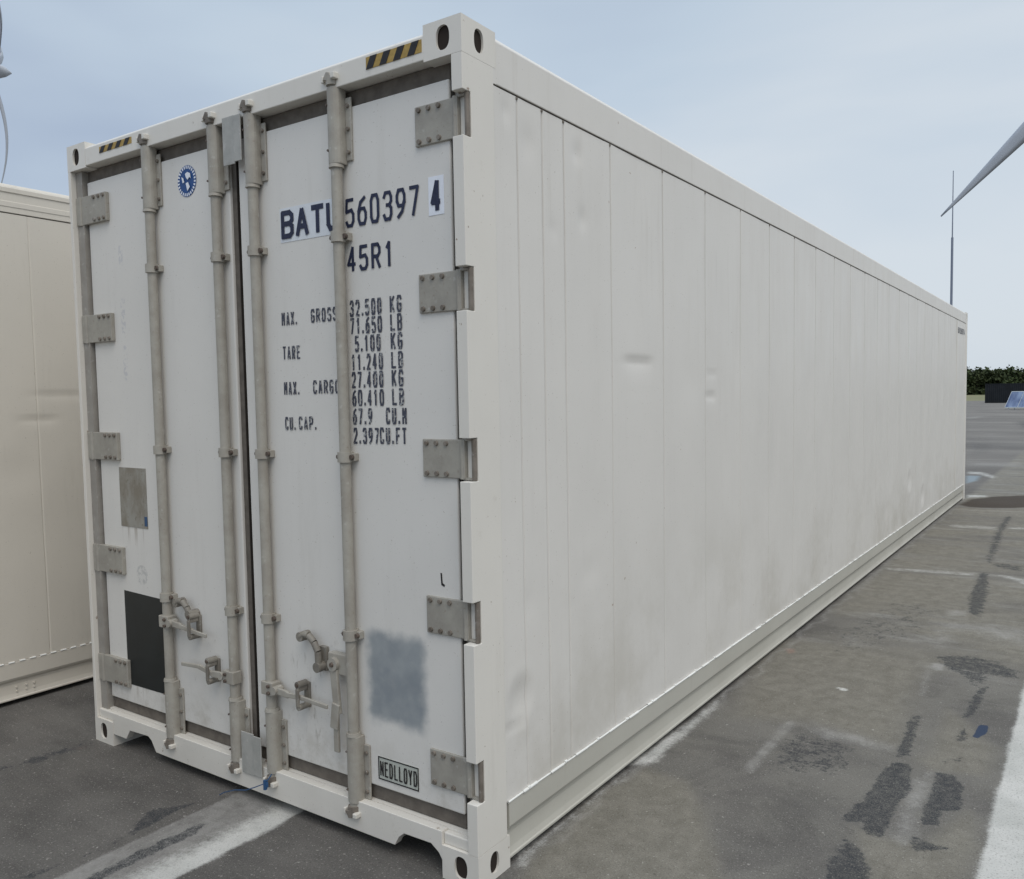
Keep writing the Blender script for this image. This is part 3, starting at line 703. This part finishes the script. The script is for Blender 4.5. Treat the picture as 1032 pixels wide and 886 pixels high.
# panels, emblems, writing on the doors
MB().box(-2.184, -1.960, .0382, .0402, 1.088, 1.370).build('metal_plate', M_plate, dL)
MB().box(-1.985, -1.962, .0375, .0382, 1.100, 1.145).build('blue_mark', M_bluepl, dL)
MB().add([(-2.186, .0385, .318), (-1.850, .0385, .322), (-1.850, .0385, .768), (-2.188, .0385, .776),
          (-2.186, .0402, .318), (-1.850, .0402, .322), (-1.850, .0402, .768), (-2.188, .0402, .776)],
         [(0, 1, 2, 3), (0, 4, 5, 1), (1, 5, 6, 2), (2, 6, 7, 3), (3, 7, 4, 0)]).build('black_panel', M_black, dL)
P_door = lambda y: (lambda u, v, t: (u, y-t, v))
# emblem: blue disc with pale ring of dashes and a pale figure
ex, ez, er = -1.548, 2.612, .066
g = MB(); n = 48
g.add([(ex+er*math.cos(2*math.pi*i/n), .0385, ez+er*math.sin(2*math.pi*i/n)) for i in range(n)], [tuple(range(n))])
em = g.build('emblem', M_blue, dL)
g = MB()
for i in range(26):
    a = 2*math.pi*(i+.2)/26; b = 2*math.pi*(i+.72)/26
    g.add([(ex+r*math.cos(t), .0375, ez+r*math.sin(t)) for r, t in ((er*.78, a), (er*.97, a), (er*.97, b), (er*.78, b))], [(0, 1, 2, 3)])
def blob(pts): g.add([(ex+p[0]*er, .0375-.0001*len(g.f), ez+p[1]*er) for p in pts], [tuple(range(len(pts)))])
blob([(-.1, .45), (.15, .55), (.45, .42), (.5, .1), (.35, .2), (.15, .05), (.0, .2)])
blob([(-.5, .3), (-.3, .22), (-.2, -.05), (-.38, -.1)])
blob([(-.05, -.15), (.2, -.1), (.38, -.42), (.1, -.66), (.02, -.4)])
g.build('emblem_figure', M_sticker, em)
# number
MB().box(-.955, -.606, .0385, .0398, 2.285, 2.415).build('pale_sticker', flat('dull_white_sticker', (.70, .73, .77), .4, .05), dR)
lettering('BATU', P_door(.0383), -.948, 2.297, .108, .074, .0115, .0195).build('lettering', M_navy, dR)
lettering('560397', P_door(.0400), -.592, 2.298, .104, .047, .0160, .0125).build('lettering', M_navy, dR)
MB().box(-.188, -.120, .0385, .0398, 2.290, 2.418).build('white_sticker', M_sticker, dR)
lettering('4', P_door(.0383), -.178, 2.300, .106, .046, .0, .018).build('lettering', M_navy, dR)
lettering('45R1', P_door(.0400), -.590, 2.138, .092, .046, .0165, .0125).build('lettering', M_navy, dR)
rows = [(1.982, '32.500', 'KG'), (1.918, '71.650', 'LB'), (1.853, '5.100', 'KG'), (1.786, '11.240', 'LB'), (1.722, '27.400', 'KG'), (1.656, '60.410', 'LB')]
def ink(txt, x, z, h, cw, gap, st): lettering(txt, P_door(.0400), x, z, h, cw, gap, st).build('lettering', M_ink, dR)
for z, a, b in rows:
    n_sp = 6-len(a); a2 = a
    ink(a2, -.584+n_sp*(.022*.6+.0085)*1.0, z-.006, .060, .022, .0085, .0085)
    ink(b, -.382, z-.004, .060, .024, .010, .0085)
for z, a, b, bx in [(1.588, '67.9', 'CU.M', -.415), (1.517, '2.397', 'CU.FT', -.448)]:
    ink(a, -.584, z-.006, .060, .022, .0085, .0085); ink(b, bx, z-.004, .060, .022, .0085, .0085)
for z, a, b in [(1.970, 'MAX.', 'GROSS'), (1.838, 'TARE', ''), (1.700, 'MAX.', 'CARGO'), (1.562, 'CU.', 'CAP.')]:
    ink(a, -.966, z-.004, .052, .020, .0075, .0075)
    if b: ink(b, -.796 if a != 'CU.' else -.885, z-.002, .052, .022, .0085, .0075)
MB().box(-.502, -.300, .0388, .0400, .258, .345).build('name_plate', M_nameplate, dR)
g = lettering('NEDLLOYD', P_door(.0388), -.493, .272, .058, .0185, .0055, .0062)
for a in ((-.502, -.300, .341, .345), (-.502, -.300, .258, .262), (-.502, -.498, .262, .341), (-.304, -.300, .262, .341)): g.box(a[0], a[1], .0372, .0388, a[2], a[3])
g.build('lettering', M_blk, dR)
MB().add([(-.175, .0392, 1.07), (-.168, .0392, 1.07), (-.165, .0392, 1.035), (-.155, .0392, 1.03), (-.158, .0392, 1.022), (-.172, .0392, 1.028)], [tuple(range(6))]).build('scratch', M_blk, dR)

# side wall: fine mesh with panel joints, dents and slight waviness
def side_wall(root, xo, y0, y1, seams, dents, mat, fine_end, amp=.0011, z0=.240, z1=2.722, step=.014, base=.0045):
    yl = sorted(set([round(v, 4) for v in list(np.arange(y0, min(fine_end, y1), step)) + list(np.arange(min(fine_end, y1), y1, .05)) + [y1]] + [round(s_+d, 4) for s_ in seams for d in (-.010, -.004, -.0025, .0025, .004, .010)]))
    zl = np.linspace(z0, z1, 126)
    Y, Z = np.meshgrid(np.array(yl), zl)
    D = np.zeros_like(Y)
    for s_ in seams:
        j = (s_*7.3) % 1
        D -= .0022*(np.abs(Y-s_) < .0035)*(1 if True else 0)
        D += .0012*np.exp(-((Y-s_)/.05)**2)*(.4+.6*j)
    D += amp*(np.sin(Y*3.1+1)*np.sin(Z*2.2+.7) + .6*np.sin(Y*7.7+2*np.sin(Z*1.7))*np.cos(Z*3.3+1) + .25*np.sin(Y*19+Z*5)*np.sin(Z*11-Y*3))
    for (cy_, cz, ry, rz_, dep, sharp) in dents:
        q = ((Y-cy_)/ry)**2 + ((Z-cz)/rz_)**2
        if sharp == 2:          # crease: sharp upper lip fading downwards
            t = (cz-Z)/rz_
            D -= dep*np.exp(-((Y-cy_)/ry)**4)*np.where(t > 0, np.exp(-t*2.2), np.exp(t*26))
        elif sharp == 1: D -= dep*np.exp(-q**1.0)*np.cos(np.clip(q, 0, 2)*1.6)
        else: D -= dep*np.exp(-q)
    Xc = xo - base + D
    V = np.stack([Xc, Y, Z], -1).reshape(-1, 3); ny_, nz_ = len(yl), len(zl)
    me = bpy.data.meshes.new('side_panel')
    ii = (np.arange(nz_-1)[:, None]*ny_ + np.arange(ny_-1)[None, :]).ravel(); F = np.stack([ii, ii+1, ii+ny_+1, ii+ny_], 1)
    me.from_pydata(V.tolist(), [], F.tolist()); me.polygons.foreach_set('use_smooth', [True]*len(F)); me.materials.append(mat)
    o = bpy.data.objects.new('side_panel', me); col.objects.link(o); o.parent = root
    if root.type == 'EMPTY': o.matrix_parent_inverse = Matrix.Translation(-root.location)
    return o
seams = [.300, .455, .600, .957] + [1.452+.5*i for i in range(20)]
dents = [(1.20, 1.838, .135, .10, .011, 2), (1.21, 1.70, .14, .012, .004, 2), (2.04, 1.80, .075, .04, .006, 2), (2.02, 1.67, .07, .035, .006, 2), (1.75, 1.76, .16, .12, .0025, 0),
         (.238, 2.656, .025, .035, .005, 0), (.366, 2.58, .05, .06, .005, 0), (.70, 2.622, .035, .035, .006, 0), (.735, 2.376, .03, .04, .006, 0), (.52, 2.30, .03, .03, .003, 0),
         (.262, .585, .075, .085, .009, 1), (.225, .50, .07, .03, .006, 2), (.76, .96, .06, .05, .003, 0), (.33, .92, .04, .06, .003, 0), (7.62, .70, .10, .12, .012, 1), (8.44, .45, .12, .12, .012, 1), (9.0, .60, .09, .2, .008, 0),
         (6.4, .50, .1, .1, .006, 0), (3.1, 1.3, .2, .3, .003, 0), (1.9, .7, .2, .15, .003, 0)]
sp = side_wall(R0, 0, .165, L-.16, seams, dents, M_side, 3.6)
sp['label'] = 'long smooth side wall with vertical joints and dents'
# dark screw dots where each joint meets the rail, far-end step
for s_ in seams: MB().cyl((-.006, s_, 2.717), (-.001, s_, 2.717), .0055, n=8).build('rivet', M_bolt, sp)
MB().box(-.0045, -.0005, 11.08, 11.12, .27, 2.715).build('edge_strip', M_frame, sp, .001)
P_side = lambda u, v, t: (-.0045+t+.003, u, v)
g = lettering('BATU560397', P_side, 11.20, 2.535, .085, .048, .014, .014); g.build('lettering', M_ink, sp)
lettering('4', P_side, 11.86, 2.535, .085, .048, .012, .014).build('lettering', M_ink, sp)

def rails(root, xo, sx, y0, y1, mat, lower):
    """top rail, bottom rail; sx = +1 when the inside lies towards -x"""
    X = lambda d: xo - sx*d
    t = MB().prism([(X(0), 2.727), (X(0), 2.868), (X(.012), 2.884), (X(.11), 2.884), (X(.11), 2.727)], 1, y0, y1)
    tr = t.build('top_rail', mat, root, .003)
    b = MB().prism([(X(-.001), .238), (X(-.001), .150), (X(.005), .138), (X(.018), .126), (X(.020), .110), (X(.014), .060), (X(.008), .040), (X(.003), .036), (X(.003), .027), (X(.10), .027), (X(.10), .238)], 1, y0, y1)
    br = b.build('bottom_rail', lower, root, .002)
    return tr, br
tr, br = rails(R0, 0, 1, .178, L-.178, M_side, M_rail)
MB().box(-.10, -.0006, .164, .179, 2.727, 2.780).build('rail_end', M_side, tr)
g = MB()
y = .172
while y < L-.2:                                   # hand-laid sealant bead, slightly uneven
    y2 = min(y+.09, L-.19); r = .0042+.0012*math.sin(y*31)+.0008*rng.random()
    g.cyl((.0005, y, .2395), (.0005, y2, .2395+.001*math.sin(y*9)), r, n=8, caps=False); y = y2
for yy in np.arange(.30, L-.3, .25): g.cyl((.000, yy-.008, .242), (.000, yy+.008, .243), .0078, .005, n=8)
g.build('sealant_bead', M_seal, br)
g = MB().box(-.0065, -.0015, .17, L-.18, 2.7252, 2.7266); g.build('rail_joint', M_bolt, tr)
# the other long side, roof, floor and rear end (the machinery end)
tr2, br2 = rails(R0, -WD, -1, .178, L-.178, M_side, M_rail)
MB().box(-WD+.004, -WD+.03, .165, L-.16, .240, 2.726).build('side_panel', M_side, R0)
MB().box(-WD+.111, -.111, .112, L-.12, 2.858, 2.872).build('roof', M_side, R0)
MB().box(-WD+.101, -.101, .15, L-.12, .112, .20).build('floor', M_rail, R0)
MB().box(-WD+.161, -.161, L-.10, L-.06, .16, 2.80).build('rear_wall', M_frame, R0)
MB().box(-WD+.163, -.163, L-.1, L-.004, 2.785, 2.872).build('rear_header', M_frame, R0, .003)
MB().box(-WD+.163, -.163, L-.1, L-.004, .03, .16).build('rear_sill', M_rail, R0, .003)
g = MB().box(-2.1, -.34, L-.06, L-.02, 1.2, 2.7); rv = g.build('cooling_unit', M_galv, R0, .01)
g = MB()
for xx in (-1.7, -.8): g.cyl((xx, L-.02, 2.3), (xx, L-.005, 2.3), .24, n=24)
g.build('fan_grille', M_gap, rv)
# contact shadow gap: rubber packers between casting and ground are absent, the base simply stands on its castings

# ------------------------------------------------------------------ neighbouring container
NX, NY0 = -3.32, -4.6
R1 = empty('shipping_container', 'cream container at the far left, only a strip of its side wall showing', 'container', (NX, NY0, 0))
R1L = 12.192
def reparent(o): pass
tr3, br3 = rails(R1, NX, 1, NY0+.178, NY0+R1L-.178, M_cream, M_cream)
for (cx, sx) in ((NX, -1), (NX-WD, 1)):
    for (yy, sy) in ((NY0, 1), (NY0+R1L, -1)):
        for z0 in (0, HT-.118): casting(R1, cx, yy, z0, sx, sy, M_cream)
for cx in (NX, NX-WD+.12):
    for yy in (NY0, NY0+R1L-.12): MB().box(cx-.12, cx, yy, yy+.12, .118, 2.778).build('corner_post', M_cream, R1, .004)
nse = [NY0+.30+.5*i for i in range(23)]
sw = side_wall(R1, NX, NY0+.12, NY0+R1L-.12, [s_+.015 for s_ in nse], [(.34, 1.74, .16, .05, .008, 2), (.22, 1.60, .10, .05, .009, 2), (.30, .95, .2, .2, .004, 0), (-.05, 2.2, .15, .2, .004, 0), (.1, 1.3, .1, .1, .005, 0)], M_cream, NY0+R1L-5.5, .0016)
g = MB()
for yy in np.arange(NY0+.25, NY0+R1L-.25, .055): g.cyl((NX+.0005, yy, .2400), (NX+.0005, yy+.030, .2400), .0048, n=6)
g.build('sealant_bead', M_seal, br3)
g = MB()
for yy in (.035, .085, .125):
    for zz in (.045, .068, .092): g.cyl((NX-.02, yy, zz), (NX-.009, yy, zz), .006, .005, 8)
g.build('rivet', M_cream, br3)
g = MB().prism([(NX-.0, 2.866), (NX+.006, 2.862), (NX+.006, 2.838), (NX, 2.834)], 1, NY0+.18, NY0+R1L-.18); g.build('rail_lip', M_cream, tr3, .001)
g = MB().prism([(NX-.0, 2.79), (NX+.003, 2.787), (NX+.003, 2.760), (NX, 2.757)], 1, NY0+.18, NY0+R1L-.18); g.build('rail_rib', M_cream, tr3, .001)
rails(R1, NX-WD, -1, NY0+.178, NY0+R1L-.178, M_cream, M_cream)
MB().box(NX-WD+.004, NX-WD+.03, NY0+.12, NY0+R1L-.12, .24, 2.726).build('side_panel', M_cream, R1)
MB().box(NX-WD+.111, NX-.111, NY0+.1, NY0+R1L-.1, 2.858, 2.872).build('roof', M_cream, R1)
MB().box(NX-WD+.101, NX-.101, NY0+.1, NY0+R1L-.1, .112, .20).build('floor', M_rail, R1)
for a, b in ((NY0+.04, NY0+.08), (NY0+R1L-.08, NY0+R1L-.04)):
    MB().box(NX-WD+.121, NX-.121, a, b, .118, 2.86).build('end_wall', M_cream, R1)

# ------------------------------------------------------------------ blue cable seal hanging on the third locking bar
cs = empty('cable_seal', 'small blue security seal with a thin wire at the foot of the middle locking bar', 'seal', (-1.068, -.02, .118))
g = MB().box(-1.083, -1.057, -.040, -.030, .112, .136); g.cyl((-1.070, -.038, .142), (-1.070, -.038, .104), .008, n=12)
g.build('seal_body', M_bluepl, cs, .004)
g = MB(); pts = [(-1.088, -.036, .120), (-1.13, -.045, .100), (-1.18, -.05, .078), (-1.25, -.052, .062), (-1.33, -.05, .030), (-1.36, -.05, .012)]
for a, b in zip(pts, pts[1:]): g.cyl(a, b, .0022, n=6)
g.cyl((-1.060, -.036, .14), (-1.050, -.020, .165), .0025, n=6)
g.build('seal_wire', M_bluepl, cs)

# ------------------------------------------------------------------ far things
M_turb = flat('turbine_grey', (.44, .47, .52), .45, .06, 3)
M_mast = flat('mast_grey', (.22, .25, .32), .5, .1, 3)
def blade(mb, hub, axis, bdir, Rr, c0, c1, sweep=0.):
    axis, bdir = Vector(axis).normalized(), Vector(bdir).normalized(); ch_ = axis.cross(bdir).normalized()
    n = 16; prev = None; prof = [(-.30, 0), (-.22, .075), (0, .10), (.35, .05), (.70, 0), (.35, -.03), (0, -.05), (-.22, -.05)]
    vs = []; fs = []; m = len(prof)
    for i in range(n+1):
        t = i/n; r = .18+t*(Rr-.18); c = (c0*.45 if t < .03 else c0*(1-t)+c1*t) if t > 0 else c0*.4
        if .0 < t < .12: c = c0*(.45+.55*t/.12)
        tw = math.radians(14*(1-t)**2+2); a = ch_*math.cos(tw)+axis*math.sin(tw); b = axis*math.cos(tw)-ch_*math.sin(tw)
        base = Vector(hub)+bdir*r+axis*sweep*math.sin(math.pi*min(t*.95, 1))
        for u, v in prof: vs.append(base+a*u*c+b*v*c*1.6)
    for i in range(n):
        for j in range(m): fs.append((i*m+j, i*m+(j+1) % m, (i+1)*m+(j+1) % m, (i+1)*m+j))
    fs += [tuple(range(m)), tuple(range(n*m, n*m+m))]
    mb.add(vs, fs, True)
def turbine(label, hub, axis, angs, Rr, c0, c1, sweep, mast_off):
    hub = Vector(hub); axis = Vector(axis).normalized(); back = hub - axis*mast_off
    r = empty('wind_turbine', label, 'wind turbine', (back.x, back.y, 0), 'wind turbines around the yard')
    MB().cyl((back.x, back.y, 0), (back.x, back.y, back.z-.2), .24, .14, 20).build('tower', M_turb, r)
    g = MB(); g.cyl(hub-axis*(mast_off+.9), hub-axis*.15, .22, .30, 18); g.cyl(hub-axis*(mast_off+1.3), hub-axis*(mast_off+.9), .08, .22, 18); g.build('nacelle', M_turb, r)
    g = MB(); g.cyl(hub-axis*.15, hub+axis*.15, .30, .27, 18); g.cyl(hub+axis*.15, hub+axis*.42, .27, .15, 18, caps=False); g.cyl(hub+axis*.42, hub+axis*.58, .15, .02, 18); g.build('hub', M_turb, r)
    u = axis.cross(Vector((0, 0, 1))).normalized(); v = u.cross(axis).normalized()
    if v.z < 0: v = -v
    for a in angs:
        a = math.radians(a); g = MB(); blade(g, hub, axis, u*math.cos(a)+v*math.sin(a), Rr, c0, c1, sweep); g.build('blade', M_turb, r)
    return r
camp = Vector((1.72536, -2.10092, 1.6704))
# right turbine: its rotor faces the camera, one blade reaching down into view
tip = camp + Vector((-.14928, 1, .19327))*26
fr = Vector((-.0706, 1, .27265)); pl = camp + fr*26
bd = (pl-tip).normalized(); hubR = tip + bd*6.1
ax = (camp-hubR); ax.z = 0; ax.normalize()
u = ax.cross(Vector((0, 0, 1))).normalized(); v = Vector((0, 0, 1))
d_ = (tip-hubR); ang = math.degrees(math.atan2(d_.dot(v), d_.dot(u)))
# keep the hub so that this very blade ends at the tip
dd = (u*math.cos(math.radians(ang))+v*math.sin(math.radians(ang))).normalized(); hubR = tip - dd*6.1
turbine('grey wind turbine at the right edge, one long tapering blade pointing down to the left', hubR, ax, (ang, ang+120, ang+240), 6.1, .86, .04, 0, 1.0)
# left turbine: seen side on, nose pointing right
h2 = camp + Vector((-2.325, 1, .832))*13.2
fw = Vector((.40, .915, 0)).normalized()
turbine('pale wind turbine at the left edge seen side on above the cream container', h2+Vector((-.0, 0, 0)), fw, (268, 28, 148), 3.9, .55, .10, .34, .9)
# thin mast behind the white container
mx_ = camp + Vector((-.1372, 1, 0))*60
ms = empty('antenna_mast', 'thin two-stage mast rising behind the far end of the white container', 'mast', (mx_.x, mx_.y, 0))
MB().cyl((mx_.x, mx_.y, 0), (mx_.x, mx_.y, 11.8), .085, .075, 12).build('lower_pole', M_mast, ms)
MB().cyl((mx_.x, mx_.y, 11.8), (mx_.x, mx_.y, 16.1), .04, .025, 8).build('upper_rod', M_mast, ms)

# dark container far right
def gp(vx, y): return camp.x+vx*(y-camp.y)
M_dark = flat('dark_container_paint', (.018, .021, .025), .7, .25, 1.2, .2)
yb = 136.; xb = gp(-.1025, yb)
dk = empty('shipping_container', 'dark container standing alone before the far trees', 'container', (xb, yb, 0))
g = MB(); n = 44; pts = []
for i in range(n):
    x0 = .15+i*.27
    pts += [(x0, 0), (x0+.07, .036), (x0+.14, .036), (x0+.21, 0)]
pts = [(xb+p[0], yb+p[1]) for p in pts] + [(xb+12.04, yb+.05), (xb+12.04, yb+2.38), (xb+.15, yb+2.38), (xb+.15, yb+.05)]
g.prism(pts, 2, .15, 2.78); g.build('walls', M_dark, dk)
g = MB()
for yy in (yb, yb+2.3):
    g.box(xb+.16, xb+12.03, yy+.002, yy+.1, .02, .148); g.box(xb+.16, xb+12.03, yy+.002, yy+.1, 2.782, 2.88)
for xx in (xb, xb+12.032):
    for yy in (yb-.01, yb+2.28): g.box(xx, xx+.16, yy, yy+.16, 0, 2.896)
    g.box(xx+.02, xx+.14, yb+.16, yb+2.27, 2.75, 2.87); g.box(xx+.02, xx+.14, yb+.16, yb+2.27, .03, .15)
g.build('frame', M_dark, dk); MB().box(xb+.1, xb+12.1, yb+.1, yb+2.3, 2.83, 2.85).build('roof', M_dark, dk)

# tilted blue solar array
def solar_mat():
    k = NT('solar_cells'); n = k.noise(.9, 3, .5, sc=(1.6, .5, .6)); n2 = k.noise(5, 2)
    return k.out(k.mix(k.rng(n, .35, .65), (.035, .06, .15), (.16, .215, .33)), .2, 0, .6)
M_sol = solar_mat(); M_alu = flat('pale_aluminium', (.50, .55, .58), .4, .1, 5)
ya = 84.; xa = gp(-.0835, ya)
sa = empty('solar_panel', 'tilted blue solar panel array with pale frame in front of the dark container', 'solar panel', (xa, ya, 0))
ud = Vector((1, .02, 0)).normalized(); vd = Vector((.42, 1.5, 1.42)).normalized(); nn_ = ud.cross(vd).normalized()
o0 = Vector((xa, ya, .18)); Hs = 2.2
def slab(mb, a0, a1, b0, b1, t0, t1):
    vs = [o0+ud*a+vd*b+nn_*t for a in (a0, a1) for b in (b0, b1) for t in (t0, t1)]
    mb.add(vs, [(0, 1, 3, 2), (4, 6, 7, 5), (0, 4, 5, 1), (2, 3, 7, 6), (0, 2, 6, 4), (1, 5, 7, 3)])
for i in range(6):
    g = MB(); slab(g, i*1.02+.03, i*1.02+1.0, .06, Hs-.06, .0, .02); g.build('panel', M_sol, sa)
g = MB()
for i in range(7): slab(g, i*1.02, i*1.02+.026, 0, Hs, -.02, .035)
slab(g, .05, 6.12, 0, .055, -.021, .034); slab(g, .05, 6.12, Hs-.055, Hs, -.021, .034); g.build('frame', M_alu, sa)
g = MB()
for a in (.3, 3., 5.8):
    for b in (.1, Hs-.15):
        p = o0+ud*a+vd*b; g.cyl((p.x, p.y, 0), (p.x, p.y, p.z-.02), .035, n=8)
g.build('support', M_alu, sa)

# grass verge and woodland far behind
gr = MB(); gr.add([(-420, 176, -.05), (300, 168, -.05), (300, 203, 1.0), (-420, 206, 1.0), (300, 900, 1.2), (-420, 900, 1.2)], [(0, 1, 2, 3), (3, 2, 4, 5)])
k = NT('dry_grass'); k.out(k.mix(k.rng(k.noise(.3, 6, .7), .3, .7), (.14, .15, .075), (.22, .20, .11)), .95)
o = gr.build('grass_field', k.m); o['kind'] = 'structure'
def leaves(name):
    k = NT(name); r = k.geo.outputs['Random Per Island']; n = k.noise(.22, 4, .6)
    c = k.mix(r, (.028, .045, .016), (.075, .100, .038)); c = k.mix(k.rng(n, .35, .65, 0, .6), c, (.045, .050, .028))
    return k.out(c, .85, 0, .15)
M_leaf2 = leaves('woodland_leaves'); M_bark = flat('bark', (.07, .055, .04), .9)
vs = []; fs = []
def leaf(p, s_):
    a = rng.normal(size=3); a /= np.linalg.norm(a); b = np.cross(a, rng.normal(size=3)); b /= np.linalg.norm(b); a = np.cross(b, a)
    i0 = len(vs); 
    for u_, v_ in ((-1, -.6), (.9, -.8), (1, .7), (-.7, .9)): vs.append(tuple(p+a*u_*s_+b*v_*s_))
    fs.append((i0, i0+1, i0+2, i0+3))
tb = MB()
for i in range(230):
    x = -150+i*1.0+rng.normal()*.7; y = 210+rng.random()*14
    if not (-75 < x < 35): 
        if i % 2: continue
    H_ = 6.3+rng.random()*.7+(.8 if rng.random() < .08 else 0); rr = 2.2+rng.random()*1.2
    if abs(x+25.6) < .8: H_ = 8.2
    tb.cyl((x, y, 0), (x+rng.normal()*.3, y, H_*.75), .2, .08, 7)
    near = -45 < x < 5
    for c_i in range(22 if near else 7):
        a = rng.random()*6.28; q = rng.random()**.5; cz = .6+rng.random()*(H_-1.2); wid = rr*(1-.55*(cz/H_)**2)
        cc = np.array([x+math.cos(a)*q*wid, y+math.sin(a)*q*wid, cz])
        for _ in range(34 if near else 16): leaf(cc+rng.normal(size=3)*np.array([.62, .62, .48]), (.16 if near else .38)+rng.random()*.22)
me = bpy.data.meshes.new('woodland'); me.from_pydata(vs + tb.v, [], fs + [tuple(i+len(vs) for i in q) for q in tb.f])
me.materials.append(M_leaf2); me.materials.append(M_bark)
mi = [0]*len(fs)+[1]*len(tb.f); me.polygons.foreach_set('material_index', mi)
wd = bpy.data.objects.new('woodland', me); col.objects.link(wd); wd['kind'] = 'stuff'; wd['label'] = 'dark green belt of trees along the horizon'; wd['category'] = 'woodland'
